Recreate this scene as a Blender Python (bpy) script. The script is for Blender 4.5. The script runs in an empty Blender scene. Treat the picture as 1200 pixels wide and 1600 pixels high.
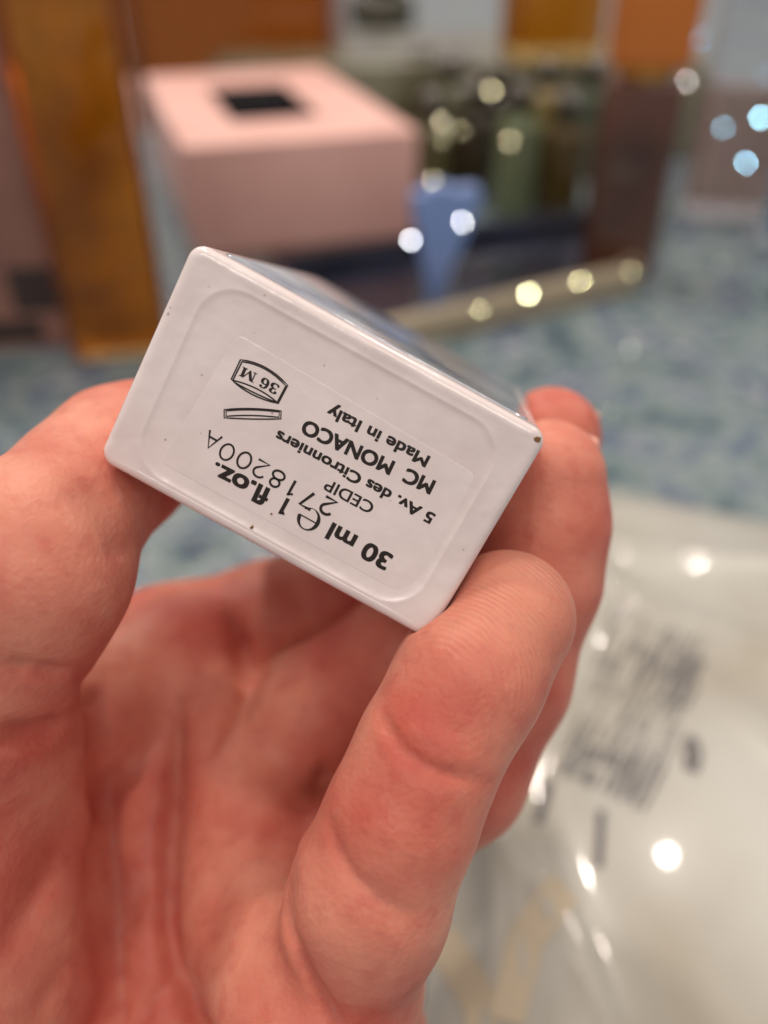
import bpy, bmesh, math, random
import numpy as np
from mathutils import Matrix, Vector, Euler

# ------------------------------------------------------------------ camera, world, lamps, exposure
sc = bpy.context.scene
COL = sc.collection
F = 1287.0            # focal length in photograph pixels (photograph is 1200 wide)
CAM_H = 0.18
PITCH = 37.0
cam_d = bpy.data.cameras.new('camera')
cam = bpy.data.objects.new('camera', cam_d); COL.objects.link(cam)
cam.location = (0, 0, CAM_H)
cam.rotation_euler = (math.radians(90 - PITCH), 0, 0)
cam_d.sensor_fit = 'HORIZONTAL'
cam_d.sensor_width = 36.0
cam_d.lens = 36.0 * F / 1200.0
cam_d.clip_start = 0.005
cam_d.clip_end = 50
cam_d.dof.use_dof = True
cam_d.dof.focus_distance = 0.0845
cam_d.dof.aperture_fstop = cam_d.lens / 3.3      # a 3.3 mm wide phone lens
sc.camera = cam
CM = Matrix.Translation((0, 0, CAM_H)) @ Euler(cam.rotation_euler).to_matrix().to_4x4()

sc.view_settings.view_transform = 'Standard'
sc.view_settings.look = 'None'
sc.view_settings.exposure = 0.4
sc.view_settings.gamma = 1.0
sc.cycles.use_denoising = True
sc.cycles.max_bounces = 10
sc.cycles.transmission_bounces = 8
sc.cycles.caustics_refractive = True
sc.cycles.sample_clamp_indirect = 4.0
sc.cycles.caustics_reflective = False

w = bpy.data.worlds.new('World'); sc.world = w; w.use_nodes = True
bg = w.node_tree.nodes['Background']
bg.inputs[0].default_value = (1.0, 0.90, 0.85, 1)
bg.inputs[1].default_value = 0.32

def ray(u, v):
    d = Vector(((u - 600) / F, -(v - 800) / F, -1.0))
    return (CM.to_3x3() @ d)
def at(u, v, z=0.0):
    """point of the horizontal plane z seen at pixel u,v"""
    d = ray(u, v); t = (z - CAM_H) / d.z
    return Vector((0, 0, CAM_H)) + d * t

def downlight(x, y, z, power, size=0.15, col=(1.0, 0.90, 0.80)):
    l = bpy.data.lights.new('ceiling_downlight', 'AREA'); l.shape = 'DISK'; l.size = size
    l.energy = power; l.color = col
    o = bpy.data.objects.new('ceiling_downlight', l); COL.objects.link(o); o.location = (x, y, z)
    return o
CEIL = 1.9
hit = at(1150, 1378); dr = ray(1150, 1378)
mp = hit + Vector((dr.x, dr.y, -dr.z)) * ((CEIL - hit.z) / -dr.z)
downlight(mp.x, mp.y, CEIL, 6, 0.08)
LAMPS = [(-0.7, -1.3, 11), (0.6, -1.2, 9.5), (-0.5, 0.9, 12), (2.1, 1.3, 10), (-0.3, 2.5, 10), (-1.3, 2.1, 9), (-0.1, 0.25, 5)]
for (x, y, p) in LAMPS:
    downlight(x, y, CEIL, p, 0.9 if y < -1 else 0.15)      # two broad panels behind the viewer, spots over the counter

# ------------------------------------------------------------------ material helpers
def lin(r, g, b):
    def f(c):
        c /= 255.0
        return c / 12.92 if c <= 0.04045 else ((c + 0.055) / 1.055) ** 2.4
    return (f(r), f(g), f(b), 1.0)

def mat(name, col, rough=0.5, **kw):
    m = bpy.data.materials.new(name); m.use_nodes = True
    b = m.node_tree.nodes['Principled BSDF']
    b.inputs['Base Color'].default_value = col
    b.inputs['Roughness'].default_value = rough
    for k, v in kw.items():
        b.inputs[k.replace('_', ' ')].default_value = v
    return m

def nodes(m):
    nt = m.node_tree
    return nt, nt.nodes, nt.links, nt.nodes['Principled BSDF']

def noise_var(m, cols, scale, detail=4, rough_rng=None, bump=None, coord='Object', distortion=0.0):
    """colour ramp over noise, optional roughness variation and bump"""
    nt, N, L, b = nodes(m)
    tc = N.new('ShaderNodeTexCoord')
    nz = N.new('ShaderNodeTexNoise'); nz.inputs['Scale'].default_value = scale; nz.inputs['Detail'].default_value = detail
    nz.inputs['Distortion'].default_value = distortion
    L.new(tc.outputs[coord], nz.inputs['Vector'])
    cr = N.new('ShaderNodeValToRGB')
    e = cr.color_ramp.elements
    lo, hi = 0.3, 0.7
    for i, c in enumerate(cols):
        p = lo + (hi - lo) * i / (len(cols) - 1)
        if i < 2: e[i].position = p; e[i].color = c
        else:
            n = e.new(p); n.color = c
    L.new(nz.outputs['Fac'], cr.inputs['Fac']); L.new(cr.outputs['Color'], b.inputs['Base Color'])
    if rough_rng:
        mr = N.new('ShaderNodeMapRange'); mr.inputs['To Min'].default_value = rough_rng[0]; mr.inputs['To Max'].default_value = rough_rng[1]
        L.new(nz.outputs['Fac'], mr.inputs['Value']); L.new(mr.outputs['Result'], b.inputs['Roughness'])
    if bump:
        n2 = N.new('ShaderNodeTexNoise'); n2.inputs['Scale'].default_value = bump[0]; n2.inputs['Detail'].default_value = 3
        L.new(tc.outputs[coord], n2.inputs['Vector'])
        bp = N.new('ShaderNodeBump'); bp.inputs['Strength'].default_value = bump[1]; bp.inputs['Distance'].default_value = bump[2]
        L.new(n2.outputs['Fac'], bp.inputs['Height']); L.new(bp.outputs['Normal'], b.inputs['Normal'])
    return m

# ------------------------------------------------------------------ mesh helpers
def mesh_obj(name, verts, faces, m, parent=None, smooth=False):
    me = bpy.data.meshes.new(name); me.from_pydata([tuple(v) for v in verts], [], faces); me.update()
    if smooth:
        me.polygons.foreach_set('use_smooth', [True] * len(me.polygons))
    o = bpy.data.objects.new(name, me); COL.objects.link(o)
    if m: me.materials.append(m)
    if parent: o.parent = parent
    return o
def tag(o, label, cat, group=None):
    o['label'] = label; o['category'] = cat
    if group: o['group'] = group
    return o
def struct(o):
    o['kind'] = 'structure'; return o
def empty(name, loc=(0, 0, 0), rz=0.0):
    o = bpy.data.objects.new(name, None); COL.objects.link(o); o.empty_display_size = 0.01
    o.location = loc; o.rotation_euler = (0, 0, rz)
    return o
def rring(hx, hy, r, n=7, cx=0.0, cy=0.0):
    r = max(min(r, hx, hy), 1e-5); P = []
    for k, (sx, sy) in enumerate([(1, 1), (-1, 1), (-1, -1), (1, -1)]):
        for i in range(n):
            a = math.pi / 2 * (k + i / (n - 1))
            P.append((cx + sx * (hx - r) + r * math.cos(a), cy + sy * (hy - r) + r * math.sin(a)))
    return P
def loft(rings, cap0=True, cap1=True):
    """rings: lists of 3D points of equal length"""
    V = []; Fc = []; n = len(rings[0])
    for R in rings: V += R
    for j in range(len(rings) - 1):
        for i in range(n):
            a = j * n + i; b = j * n + (i + 1) % n
            Fc.append((a, b, b + n, a + n))
    if cap0: Fc.append(tuple(range(n - 1, -1, -1)))
    if cap1: Fc.append(tuple((len(rings) - 1) * n + i for i in range(n)))
    return V, Fc
def rbox_rings(hx, hy, z0, z1, rc, be, n=7, tx=1.0):
    """rounded box: corner radius rc, edge bevel be, top scaled by tx"""
    R = []
    steps = 4
    for i in range(steps + 1):
        a = math.pi / 2 * i / steps
        ins = be * (1 - math.sin(a)); R.append([(x, y, z0 + be * (1 - math.cos(a))) for x, y in rring(hx - ins, hy - ins, max(rc - ins, 1e-4), n)])
    for i in range(steps + 1):
        a = math.pi / 2 * (1 - i / steps)
        ins = be * (1 - math.sin(a)); R.append([(x * tx, y * tx, z1 - be * (1 - math.cos(a))) for x, y in rring(hx - ins, hy - ins, max(rc - ins, 1e-4), n)])
    return R
def rbox(name, hx, hy, z0, z1, rc, be, m, parent=None, tx=1.0, n=6):
    V, Fc = loft(rbox_rings(hx, hy, z0, z1, rc, be, n, tx))
    return mesh_obj(name, V, Fc, m, parent, smooth=True)
def lathe(name, prof, m, parent=None, seg=32, loc=(0, 0)):
    R = [[(loc[0] + r * math.cos(2 * math.pi * i / seg), loc[1] + r * math.sin(2 * math.pi * i / seg), z) for i in range(seg)] for r, z in prof]
    V, Fc = loft(R); return mesh_obj(name, V, Fc, m, parent, smooth=True)
def autosmooth(o, ang=40):
    me = o.data
    bm = bmesh.new(); bm.from_mesh(me)
    for e in bm.edges:
        if len(e.link_faces) == 2 and e.calc_face_angle(0) > math.radians(ang): e.smooth = False
    bm.to_mesh(me); bm.free()
    return o

# ------------------------------------------------------------------ counter
m_counter = mat('counter_glass', lin(110, 120, 122), 0.16)
noise_var(m_counter, [lin(44, 58, 84), lin(88, 108, 114), lin(134, 146, 146), lin(72, 90, 116), lin(168, 172, 170)], 38, 7, (0.03, 0.12), (170, 0.9, 0.003), 'Object', 0.3)
V = [(-2.5, -1.2, 0), (2.5, -1.2, 0), (2.5, 4.5, 0), (-2.5, 4.5, 0)]
cnt = mesh_obj('counter', [(x, y, z) for z in (-0.03, 0) for x, y, _ in V], [(3, 2, 1, 0), (4, 5, 6, 7), (0, 1, 5, 4), (1, 2, 6, 5), (2, 3, 7, 6), (3, 0, 4, 7)], m_counter)
struct(cnt); cnt['label'] = 'mottled blue grey glossy shop counter'

# ------------------------------------------------------------------ the bottle in the hand
RB = np.array([[-0.87645407, -0.4668879, -0.11766032], [-0.48147824, 0.84853032, 0.21948805], [-0.00263797, 0.24902208, -0.96849422]])
TB = np.array([-7.07217830, -6.51855713, 83.9539710])      # mm, camera space (x right, y down, z forward)
HX, HY, LEN = 20.0, 12.5, 56.0
MM = 0.001
def cam2world_np(P):
    """(n,3) camera-space mm -> world metres"""
    P = np.asarray(P, float) * MM
    q = np.stack([P[:, 0], -P[:, 1], -P[:, 2]], 1)
    M3 = np.array(CM.to_3x3()); return q @ M3.T + np.array(CM.translation)
bm4 = Matrix.Identity(4)
Rbl = np.diag([1, -1, -1]) @ RB
tb = np.array([TB[0], -TB[1], -TB[2]]) * MM
for i in range(3):
    for j in range(3): bm4[i][j] = Rbl[i, j]
    bm4[i][3] = tb[i]
bottle = bpy.data.objects.new('perfume_bottle', None); COL.objects.link(bottle); bottle.empty_display_size = 0.01
bottle.matrix_world = CM @ bm4
tag(bottle, 'small white lacquered perfume bottle held up with its printed base to the viewer', 'perfume bottle')

def px2base(u, v, z=0.0):
    """pixel -> local mm on the bottle's base plane at local height z"""
    d = np.array([(u - 600) / F, (v - 800) / F, 1.0])
    n = RB[:, 2]; p0 = TB + n * z
    t = n @ p0 / (n @ d); q = RB.T @ (d * t - TB)
    return np.array([q[0], q[1]])

m_lac = mat('white_lacquer', lin(226, 214, 209), 0.22, Coat_Weight=0.35, Coat_Roughness=0.08)
noise_var(m_lac, [lin(220, 206, 205), lin(230, 217, 216), lin(236, 225, 224)], 90, 5, (0.12, 0.3), (150, 0.6, 0.0007))
PZ = -0.30      # recessed panel height, mm
PY = 0.35       # panel centre offset
def R3(hx, hy, r, z, cy=0.0, n=9): return [(x * MM, y * MM, z * MM) for x, y in rring(hx, hy, r, n, 0, cy)]
rings = []
rings.append(R3(8, 4, 1.5, PZ, PY))
for hx, hy, r, z in [(15.4, 9.4, 3.6, PZ), (16.1, 10.1, 3.8, PZ + .05), (16.45, 10.45, 4.0, PZ + .10), (16.65, 10.65, 4.1, PZ + .20), (16.78, 10.78, 4.15, PZ + .25), (16.92, 10.9, 4.2, PZ + .245), (17.1, 11.05, 4.2, PZ + .22)]:
    rings.append(R3(hx, hy, r, z, PY * 0.8))
rings.append(R3(17.8, 11.25, 3.4, -0.06, PY * 0.4))
be = 0.95; rc = 1.6
rings.append(R3(HX - be - .25, HY - be - .12, rc - .3, -0.01, 0))
for i in range(0, 7):
    a = math.pi / 2 * i / 6
    ins = be * (1 - math.sin(a)) * (1.0 if i else 1.0)
    rings.append(R3(HX - ins, HY - ins, rc - ins * .6, -be * (1 - math.cos(a)) - 0.012, 0))
for z in (-4, -12, -24, -36, -48): rings.append(R3(HX, HY, rc, z))
for i in range(1, 7):
    a = math.pi / 2 * i / 6
    ins = 2.0 * (1 - math.cos(a))
    rings.append(R3(HX - ins, HY - ins, rc - ins * .5, -(LEN - 2.0) - 2.0 * math.sin(a)))
V, Fc = loft(rings)
Fc = [tuple(reversed(f)) for f in Fc]
body = mesh_obj('body', V, Fc, m_lac, bottle, True)
nck = lathe('neck', [(5.5 * MM, -(LEN - .5) * MM), (5.5 * MM, -(LEN + 5) * MM), (5.0 * MM, -(LEN + 5.2) * MM)], mat('neck_silver', lin(200, 200, 205), 0.2, Metallic=1.0), bottle)
cap = rbox('cap', 8.5 * MM, 8.5 * MM, -(LEN + 24) * MM, -(LEN + 4.5) * MM, 2 * MM, 1.2 * MM, mat('cap_dark', lin(40, 40, 44), 0.25), bottle)
# added plate, its blue-grey tints stand in for reflections on the upper long side
m_plate = mat('plate_reflection_tint', lin(176, 184, 200), 0.1, Metallic=0.5)
noise_var(m_plate, [lin(150, 158, 180), lin(204, 208, 218), lin(232, 232, 236)], 60, 4, (0.06, 0.2), (180, 0.5, 0.0006))
pr = [(x * MM, -(HY + .02) * MM, (z - 27.5) * MM) for x, z in rring(HX - 2.2, 24.6, 1.6, 6)]
pr2 = [(x * MM, -(HY + .16) * MM, (z - 27.5) * MM) for x, z in rring(HX - 2.35, 24.45, 1.5, 6)]
V, Fc = loft([pr, pr2])
autosmooth(mesh_obj('reflection_plate', V, Fc, m_plate, bottle, True))

# clear sticker with the printing
m_stick = mat('clear_sticker', lin(224, 209, 202), 0.32, Coat_Weight=0.3, Coat_Roughness=0.12)
noise_var(m_stick, [lin(226, 213, 212), lin(236, 224, 223)], 120, 4, (0.12, 0.3), (150, 0.5, 0.0007))
sp = [px2base(*p, PZ) for p in [(372, 522), (744, 742), (640, 934), (250, 722)]]
ctr = sum(sp) / 4
V = []
for z, k in ((PZ - .05, 1.0), (PZ + .018, 1.0), (PZ + .03, .994)):
    ring = []
    for i in range(4):
        p, q, s = sp[i], sp[i - 1], sp[(i + 1) % 4]
        dq = (q - p) / np.linalg.norm(q - p); ds = (s - p) / np.linalg.norm(s - p)
        for tt in (0, .25, .5, .75, 1):
            c = p + dq * .8 * (1 - tt) ** 2 + ds * .8 * tt ** 2
            c = ctr + (c - ctr) * k; ring.append((c[0] * MM, c[1] * MM, z * MM))
    V.append(ring)
V, Fc = loft(V)
stick = mesh_obj('sticker', V, Fc, m_stick, bottle)
bm = bmesh.new(); bm.from_mesh(stick.data); bmesh.ops.recalc_face_normals(bm, faces=bm.faces); bm.to_mesh(stick.data); bm.free()

def specks(m, col, scale, thr):
    nt, N, L, b = nodes(m); tc = N.new('ShaderNodeTexCoord'); vo = N.new('ShaderNodeTexVoronoi'); vo.inputs['Scale'].default_value = scale
    L.new(tc.outputs['Object'], vo.inputs['Vector'])
    n = N.new('ShaderNodeTexNoise'); n.inputs['Scale'].default_value = scale * .35; L.new(tc.outputs['Object'], n.inputs['Vector'])
    ma = N.new('ShaderNodeMath'); ma.operation = 'MULTIPLY_ADD'; L.new(n.outputs['Fac'], ma.inputs[0]); ma.inputs[1].default_value = -.28; L.new(vo.outputs['Distance'], ma.inputs[2])
    mr = N.new('ShaderNodeMapRange'); mr.inputs['From Min'].default_value = thr; mr.inputs['From Max'].default_value = thr + .05; mr.inputs['To Min'].default_value = .55; mr.inputs['To Max'].default_value = 0
    L.new(ma.outputs[0], mr.inputs['Value'])
    mx = N.new('ShaderNodeMix'); mx.data_type = 'RGBA'; old = b.inputs['Base Color'].links[0].from_socket
    L.new(mr.outputs['Result'], mx.inputs[0]); L.new(old, mx.inputs[6]); mx.inputs[7].default_value = col; L.new(mx.outputs[2], b.inputs['Base Color'])
specks(m_lac, lin(120, 96, 84), 420, -.12); specks(m_stick, lin(130, 106, 94), 420, -.12)
m_ink = mat('black_ink', lin(30, 20, 17), 0.4)
SZ = PZ + .03
INK0, INK1 = SZ - .02, SZ + .035
def text_mesh(txt, bold):
    cu = bpy.data.curves.new('t', 'FONT'); cu.body = txt; cu.size = 1.0; cu.offset = 0.0; cu.resolution_u = 5
    ob = bpy.data.objects.new('t', cu); COL.objects.link(ob)
    bpy.context.view_layer.update()
    me = bpy.data.meshes.new_from_object(ob.evaluated_get(bpy.context.evaluated_depsgraph_get()))
    bpy.data.objects.remove(ob); bpy.data.curves.remove(cu)
    return me
me_ = text_mesh('H', 0.0); CAPH = max(v.co.y for v in me_.vertices)
def put_text(txt, p0, p1, cap_px, bold, name='printed_line', exact=True):
    """p0,p1: pixel ends of the base line as read (left to right in the writing's own sense)"""
    me = text_mesh(txt, bold)
    a = px2base(*p0, SZ); b = px2base(*p1, SZ); X = b - a; ln = np.linalg.norm(X); X /= ln
    Y = np.array([-X[1], X[0]])
    k = ln / np.linalg.norm(np.array(p1, float) - np.array(p0, float))
    sy = cap_px * k / CAPH
    co = np.array([v.co[:] for v in me.vertices])
    x0, x1 = co[:, 0].min(), co[:, 0].max()
    sx = ln / (x1 - x0) if exact else sy
    n = len(co); polys = [tuple(p.vertices) for p in me.polygons]
    out = []
    def layer(z, ox, oy):
        for c in co:
            q = a + X * ((c[0] - x0) * sx + ox * sy) + Y * (c[1] + oy) * sy
            out.append((q[0] * MM, q[1] * MM, z * MM))
    layer(INK1, 0, 0); layer(INK0, 0, 0)
    # side walls from boundary edges
    ec = {}
    for p in polys:
        for i in range(len(p)):
            e = (p[i], p[(i + 1) % len(p)]); ec[e] = 1
    faces = list(polys)
    for (i, j) in ec:
        if (j, i) not in ec: faces.append((j, i, i + n, j + n))
    for kk, (ox, oy) in enumerate([(1, 1), (-1, -1), (1, -1), (-1, 1)] if bold else []):
        layer(INK1 - .003 * (kk + 1), ox * bold, oy * bold * .7); o2 = n * (2 + kk); faces += [tuple(i + o2 for i in p) for p in polys]
    bpy.data.meshes.remove(me)
    return mesh_obj(name, out, faces, m_ink, stick)
B1 = 0.038
put_text('30 ml', (614, 868), (521, 817), 27.5, B1)
put_text('fl.oz', (424, 765.5), (348.5, 727), 29.5, B1); put_text('.', (344.5, 725), (338, 721.7), 29.5, .012)
put_text('CEDIP', (586, 787.5), (513, 748), 18.5, 0.018)
put_text('5 Av. des Citronniers', (680.5, 804), (436, 672.5), 17.5, B1)
put_text('MC  MONACO', (680.5, 752), (478.5, 655.5), 22.5, B1)
put_text('Made in Italy', (672, 713.5), (517, 633.5), 18.5, B1)
put_text('\U0001D7D1\U0001D7D4 \U0001D40C', (437.5, 602.5), (379.5, 572.5), 15.5, 0.012)
def ribbon(pts_px, w_px, name, closed=False):
    """drawn line on the sticker"""
    P = [px2base(*p, SZ) for p in pts_px]
    k = np.linalg.norm(px2base(500, 700, SZ) - px2base(510, 700, SZ)) / 10
    hw = w_px * k / 2; n = len(P); Vt = []
    for i in range(n):
        a = P[i - 1] if (i or closed) else P[i]; b = P[(i + 1) % n] if (i < n - 1 or closed) else P[i]
        t = (b - a) / (np.linalg.norm(b - a) + 1e-9); nn = np.array([-t[1], t[0]])
        for z in (INK1, INK0):
            for s in (1, -1):
                q = P[i] + nn * hw * s; Vt.append((q[0] * MM, q[1] * MM, z * MM))
    Fs = []
    for i in range(n if closed else n - 1):
        a = 4 * i; b = 4 * ((i + 1) % n)
        Fs += [(a, a + 1, b + 1, b), (a + 2, a, b, b + 2), (a + 1, a + 3, b + 3, b + 1)]
    if not closed:
        Fs += [(0, 2, 3, 1), (4 * n - 4, 4 * n - 3, 4 * n - 1, 4 * n - 2)]
    return Vt, Fs
# the thin dot-code digits, drawn as single strokes
def el(cx, cy, rx, ry, a0, a1, n=16): return [(cx + rx * math.cos(math.radians(a0 + (a1 - a0) * i / n)), cy + ry * math.sin(math.radians(a0 + (a1 - a0) * i / n))) for i in range(n + 1)]
GL = {'0': [(el(0, .5, .40, .5, 0, 360)[:-1], True)], '1': [([(-.2, .78), (.04, 1.0), (.04, 0)], False)], '7': [([(-.38, .98), (.36, .98), (-.1, 0)], False)],
      '2': [(el(0, .7, .36, .3, 160, -40) + [(-.36, .02), (.4, .02)], False)], '8': [(el(0, .75, .30, .25, 0, 360)[:-1], True), (el(0, .25, .38, .26, 0, 360)[:-1], True)],
      'A': [([(-.42, 0), (0, 1), (.42, 0)], False), ([(-.26, .36), (.26, .36)], False)]}
ux, uy = -0.875, -0.484
def glyph(ch, cx, cy, hgt, wpx, name='printed_digit', rot=0.0):
    ex = np.array([ux, uy]); ey = np.array([-0.484, 0.875]); VV, FF = [], []
    if rot:
        c_, s_ = math.cos(rot), math.sin(rot); ex, ey = ex * c_ + ey * s_, ey * c_ - ex * s_
    for pts, cl in GL[ch]:
        v, f = ribbon([tuple(np.array([cx, cy]) + ex * x * hgt + ey * (y - .5) * hgt) for x, y in pts], wpx, '', cl)
        o = len(VV); VV += v; FF += [tuple(i + o for i in t) for t in f]
    return mesh_obj(name, VV, FF, m_ink, stick)
for ch, cx, cy, wd in [('2', 512.6, 791.2, 4.6), ('7', 482.5, 781, 5.0), ('1', 456.5, 763, 4.4), ('8', 432.5, 748.3, 3.6), ('2', 407.5, 733.3, 3.4), ('0', 381.7, 719.2, 3.4), ('0', 354.7, 706.3, 3.2), ('A', 331.5, 688.5, 3.2)]:
    glyph(ch, cx, cy, 26, wd)
GL['bold1'] = [([(-.2, .80), (.0, .95), (.0, 0)], False)]
glyph('bold1', 443.5, 791.5, 29, 6.2, 'printed_line')
def arc(p, c, q, n=9):
    p, c, q = map(lambda t: np.array(t, float), (p, c, q)); 
    c = 2 * c - (p + q) / 2
    return [tuple((1 - t) ** 2 * p + 2 * t * (1 - t) * c + t * t * q) for t in np.linspace(0, 1, n)]
Z1 = lambda x, y: (300 + x / 6, 540 + y / 6)
def jar_lines(name, lines, wpx):
    VV, FF = [], []
    for pts, cl in lines:
        v, f = ribbon(pts, wpx, '', cl); o = len(VV); VV += v; FF += [tuple(i + o for i in t) for t in f]
    return mesh_obj(name, VV, FF, m_ink, stick)
jar_lines('jar_drawing', [
    (arc(Z1(455, 132), Z1(690, 205), Z1(897, 372)) + [Z1(808, 543)] + arc(Z1(808, 543), Z1(560, 455), Z1(368, 315))[1:], True),
    (arc(Z1(470, 150), Z1(690, 222), Z1(880, 378)) + [Z1(795, 540)], False),
    (arc(Z1(385, 325), Z1(610, 405), Z1(795, 530)), False), ([Z1(470, 150), Z1(383, 325)], False),
    (arc(Z1(400, 345), Z1(590, 445), Z1(780, 528)), False)], 2.2)
jar_lines('lid_drawing', [
    (arc(Z1(302, 600), Z1(560, 590), Z1(836, 612)) + arc(Z1(833, 687), Z1(560, 688), Z1(302, 676)), True),
    (arc(Z1(320, 612), Z1(560, 602), Z1(820, 622)) + arc(Z1(815, 672), Z1(560, 655), Z1(320, 662)), True)], 2.2)
# estimated sign: a ring open at one side with a bar
def esign():
    c = np.array([482.5, 811.0]); ex = np.array([ux, uy]); ey = np.array([0.484, -0.875]) * -1
    VV, FF = [], []
    N = 30; outer = []; inner = []
    a0, a1 = 0.0, math.radians(318)
    for i in range(N + 1):
        a = a0 + (a1 - a0) * i / N
        ro_x, ro_y = 18.5, 18.0
        th = 1.8 + 4.6 * abs(math.cos(a)) ** 2.0
        th *= 1.0 if i > 1 else .9
        if i > N - 6: th *= 0.45
        o = c + ex * math.cos(a) * ro_x + ey * math.sin(a) * ro_y
        n_ = c + ex * math.cos(a) * (ro_x - th) + ey * math.sin(a) * (ro_y - th)
        outer.append(o); inner.append(n_)
    for lst in (outer, inner):
        for p in lst:
            q = px2base(*p, SZ)
            VV.append((q[0] * MM, q[1] * MM, (INK1 + .004) * MM))
    M_ = N + 1
    for i in range(N): FF.append((i, i + 1, M_ + i + 1, M_ + i))
    bar = [(-15, -.9), (17, -.9), (17, 1.0), (-15, 1.0)]
    b0 = len(VV)
    for x, y in bar:
        q = px2base(*(c + ex * x + ey * y), SZ); VV.append((q[0] * MM, q[1] * MM, (INK1 + .002) * MM))
    FF.append((b0, b0 + 1, b0 + 2, b0 + 3))
    bmx = mesh_obj('estimated_sign', VV, FF, m_ink, stick)
    md = bmx.modifiers.new('thick', 'SOLIDIFY'); md.thickness = 0.03 * MM; md.offset = 0
esign()
# chips in the lacquer
m_chip = mat('chip_brown', lin(120, 86, 48), 0.6)
for i, (u, v, r, h) in enumerate([(840, 687, 0.38, -.06), (393, 824, .2, .0), (424, 803, .12, -.2)]):
    q = px2base(u, v, h); rnd = random.Random(i)
    ring = []; ring2 = []
    for k in range(9):
        a = 2 * math.pi * k / 9; rr = r * rnd.uniform(.55, 1.15)
        ring.append(((q[0] + rr * math.cos(a)) * MM, (q[1] + rr * math.sin(a)) * MM, (h - .3) * MM))
        ring2.append(((q[0] + rr * math.cos(a)) * MM, (q[1] + rr * math.sin(a)) * MM, (h + .03) * MM))
    V, Fc = loft([ring, ring2]); mesh_obj('paint_chip', V, Fc, m_chip, bottle)

# ------------------------------------------------------------------ the hand (distance field -> one skin mesh)
def PX(u, v, d): return np.array([(u - 600) / F * d, (v - 800) / F * d, d])
VOX = 0.43
lo = np.array([-122.0, -24.0, 70.0]); hi = np.array([44.0, 128.0, 152.0])
NN = np.ceil((hi - lo) / VOX).astype(int)
ax = [(lo[i] + VOX * np.arange(NN[i])).astype(np.float32) for i in range(3)]
FAR = 20.0
def new_field(): return np.full(NN, FAR, np.float32)
def smin(a, b, k):
    h = np.clip(0.5 + 0.5 * (b - a) / k, 0, 1); return b + (a - b) * h - k * h * (1 - h)
def box_of(pts, pad):
    pts = np.array(pts); a = pts.min(0) - pad; b = pts.max(0) + pad
    s = [slice(max(0, int((a[i] - lo[i]) / VOX)), min(NN[i], int((b[i] - lo[i]) / VOX) + 2)) for i in range(3)]
    return s
def coords(s): return ax[0][s[0]][:, None, None], ax[1][s[1]][None, :, None], ax[2][s[2]][None, None, :]
def add_cone(Fd, a, b, ra, rb, k=2.0):
    s = box_of([a, b], max(ra, rb) + 9)
    if any(x.stop <= x.start for x in s): return
    X, Y, Z = coords(s); ab = b - a; L2 = ab @ ab + 1e-9
    t = ((X - a[0]) * ab[0] + (Y - a[1]) * ab[1] + (Z - a[2]) * ab[2]) / L2
    t = np.clip(t, 0, 1)
    d = np.sqrt((X - a[0] - t * ab[0]) ** 2 + (Y - a[1] - t * ab[1]) ** 2 + (Z - a[2] - t * ab[2]) ** 2) - (ra + (rb - ra) * t)
    Fd[tuple(s)] = smin(Fd[tuple(s)], d.astype(np.float32), k)
def chain(Fd, pts, k=2.5):
    P = [(PX(u, v, d), r) for u, v, d, r in pts]
    for (a, ra), (b, rb) in zip(P[:-1], P[1:]): add_cone(Fd, a, b, ra, rb, k)

palm = new_field()
MCP = {'index': (270, 1035, 133, 12.0), 'middle': (365, 1200, 131, 11.5), 'ring': (455, 1390, 124, 11.0), 'little': (540, 1630, 113, 10.5)}
for nm, base in [('index', (-150, 1480, 124, 13)), ('middle', (-130, 1600, 121, 13)), ('ring', (-90, 1720, 117, 13)), ('little', (-30, 1820, 110, 13))]:
    chain(palm, [MCP[nm], base], 7)
# pads below the fingers
chain(palm, [(330, 1110, 124, 6.5), (395, 1290, 117, 8), (425, 1460, 104, 8.5), (468, 1570, 95, 8.5), (510, 1660, 90, 9)], 6)
# ridge between the two long palm creases
chain(palm, [(210, 1130, 126, 7), (212, 1300, 121, 8), (225, 1480, 116, 8.5), (260, 1650, 110, 9)], 7)
chain(palm, [(120, 1240, 125, 9), (170, 1450, 119, 10)], 8)
chain(palm, [(320, 1240, 124, 9), (345, 1440, 114, 9.5)], 8)
# hypothenar and thenar
chain(palm, [(330, 1800, 106, 15), (60, 1900, 104, 17)], 8)
chain(palm, [(-190, 1780, 104, 20), (-95, 1480, 102, 18), (-70, 1290, 100, 14), (-45, 1160, 96, 11.5)], 7)
chain(palm, [(-20, 1200, 106, 9), (110, 1120, 116, 7.5), (200, 1060, 126, 8)], 6)
# wrist
chain(palm, [(-120, 1680, 114, 21), (-330, 1890, 112, 19.5), (-540, 2040, 111, 20)], 10)

KB = {'index': 4, 'middle': 3.5, 'ring': 3.5, 'little': 3.5, 'thumb': 5}
H = palm.copy()
def finger(nm, pts, k=2.5):
    # a finger melts into the palm only, never into its neighbour
    fd = new_field(); chain(fd, pts, k); s = tuple(box_of([PX(*p[:3]) for p in pts], 22))
    H[s] = np.minimum(H[s], smin(palm[s], fd[s], KB[nm]))
finger('index', [MCP['index'], (420, 972, 137, 9.8), (600, 908, 139, 9.3), (690, 880, 139, 9.2), (800, 800, 138, 8.4), (846, 745, 134, 7.0)])
finger('middle', [MCP['middle'], (490, 1118, 124, 9.8), (640, 1022, 120, 9.6), (770, 940, 122, 9.2), (838, 800, 120, 8.2), (860, 683, 119, 7.2)])
finger('ring', [MCP['ring'], (600, 1300, 114, 9.4), (712, 1205, 108, 9.0), (785, 1060, 107, 8.4), (838, 905, 106, 7.9), (853, 820, 105, 7.6), (856, 745, 104, 7.2)])
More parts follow.
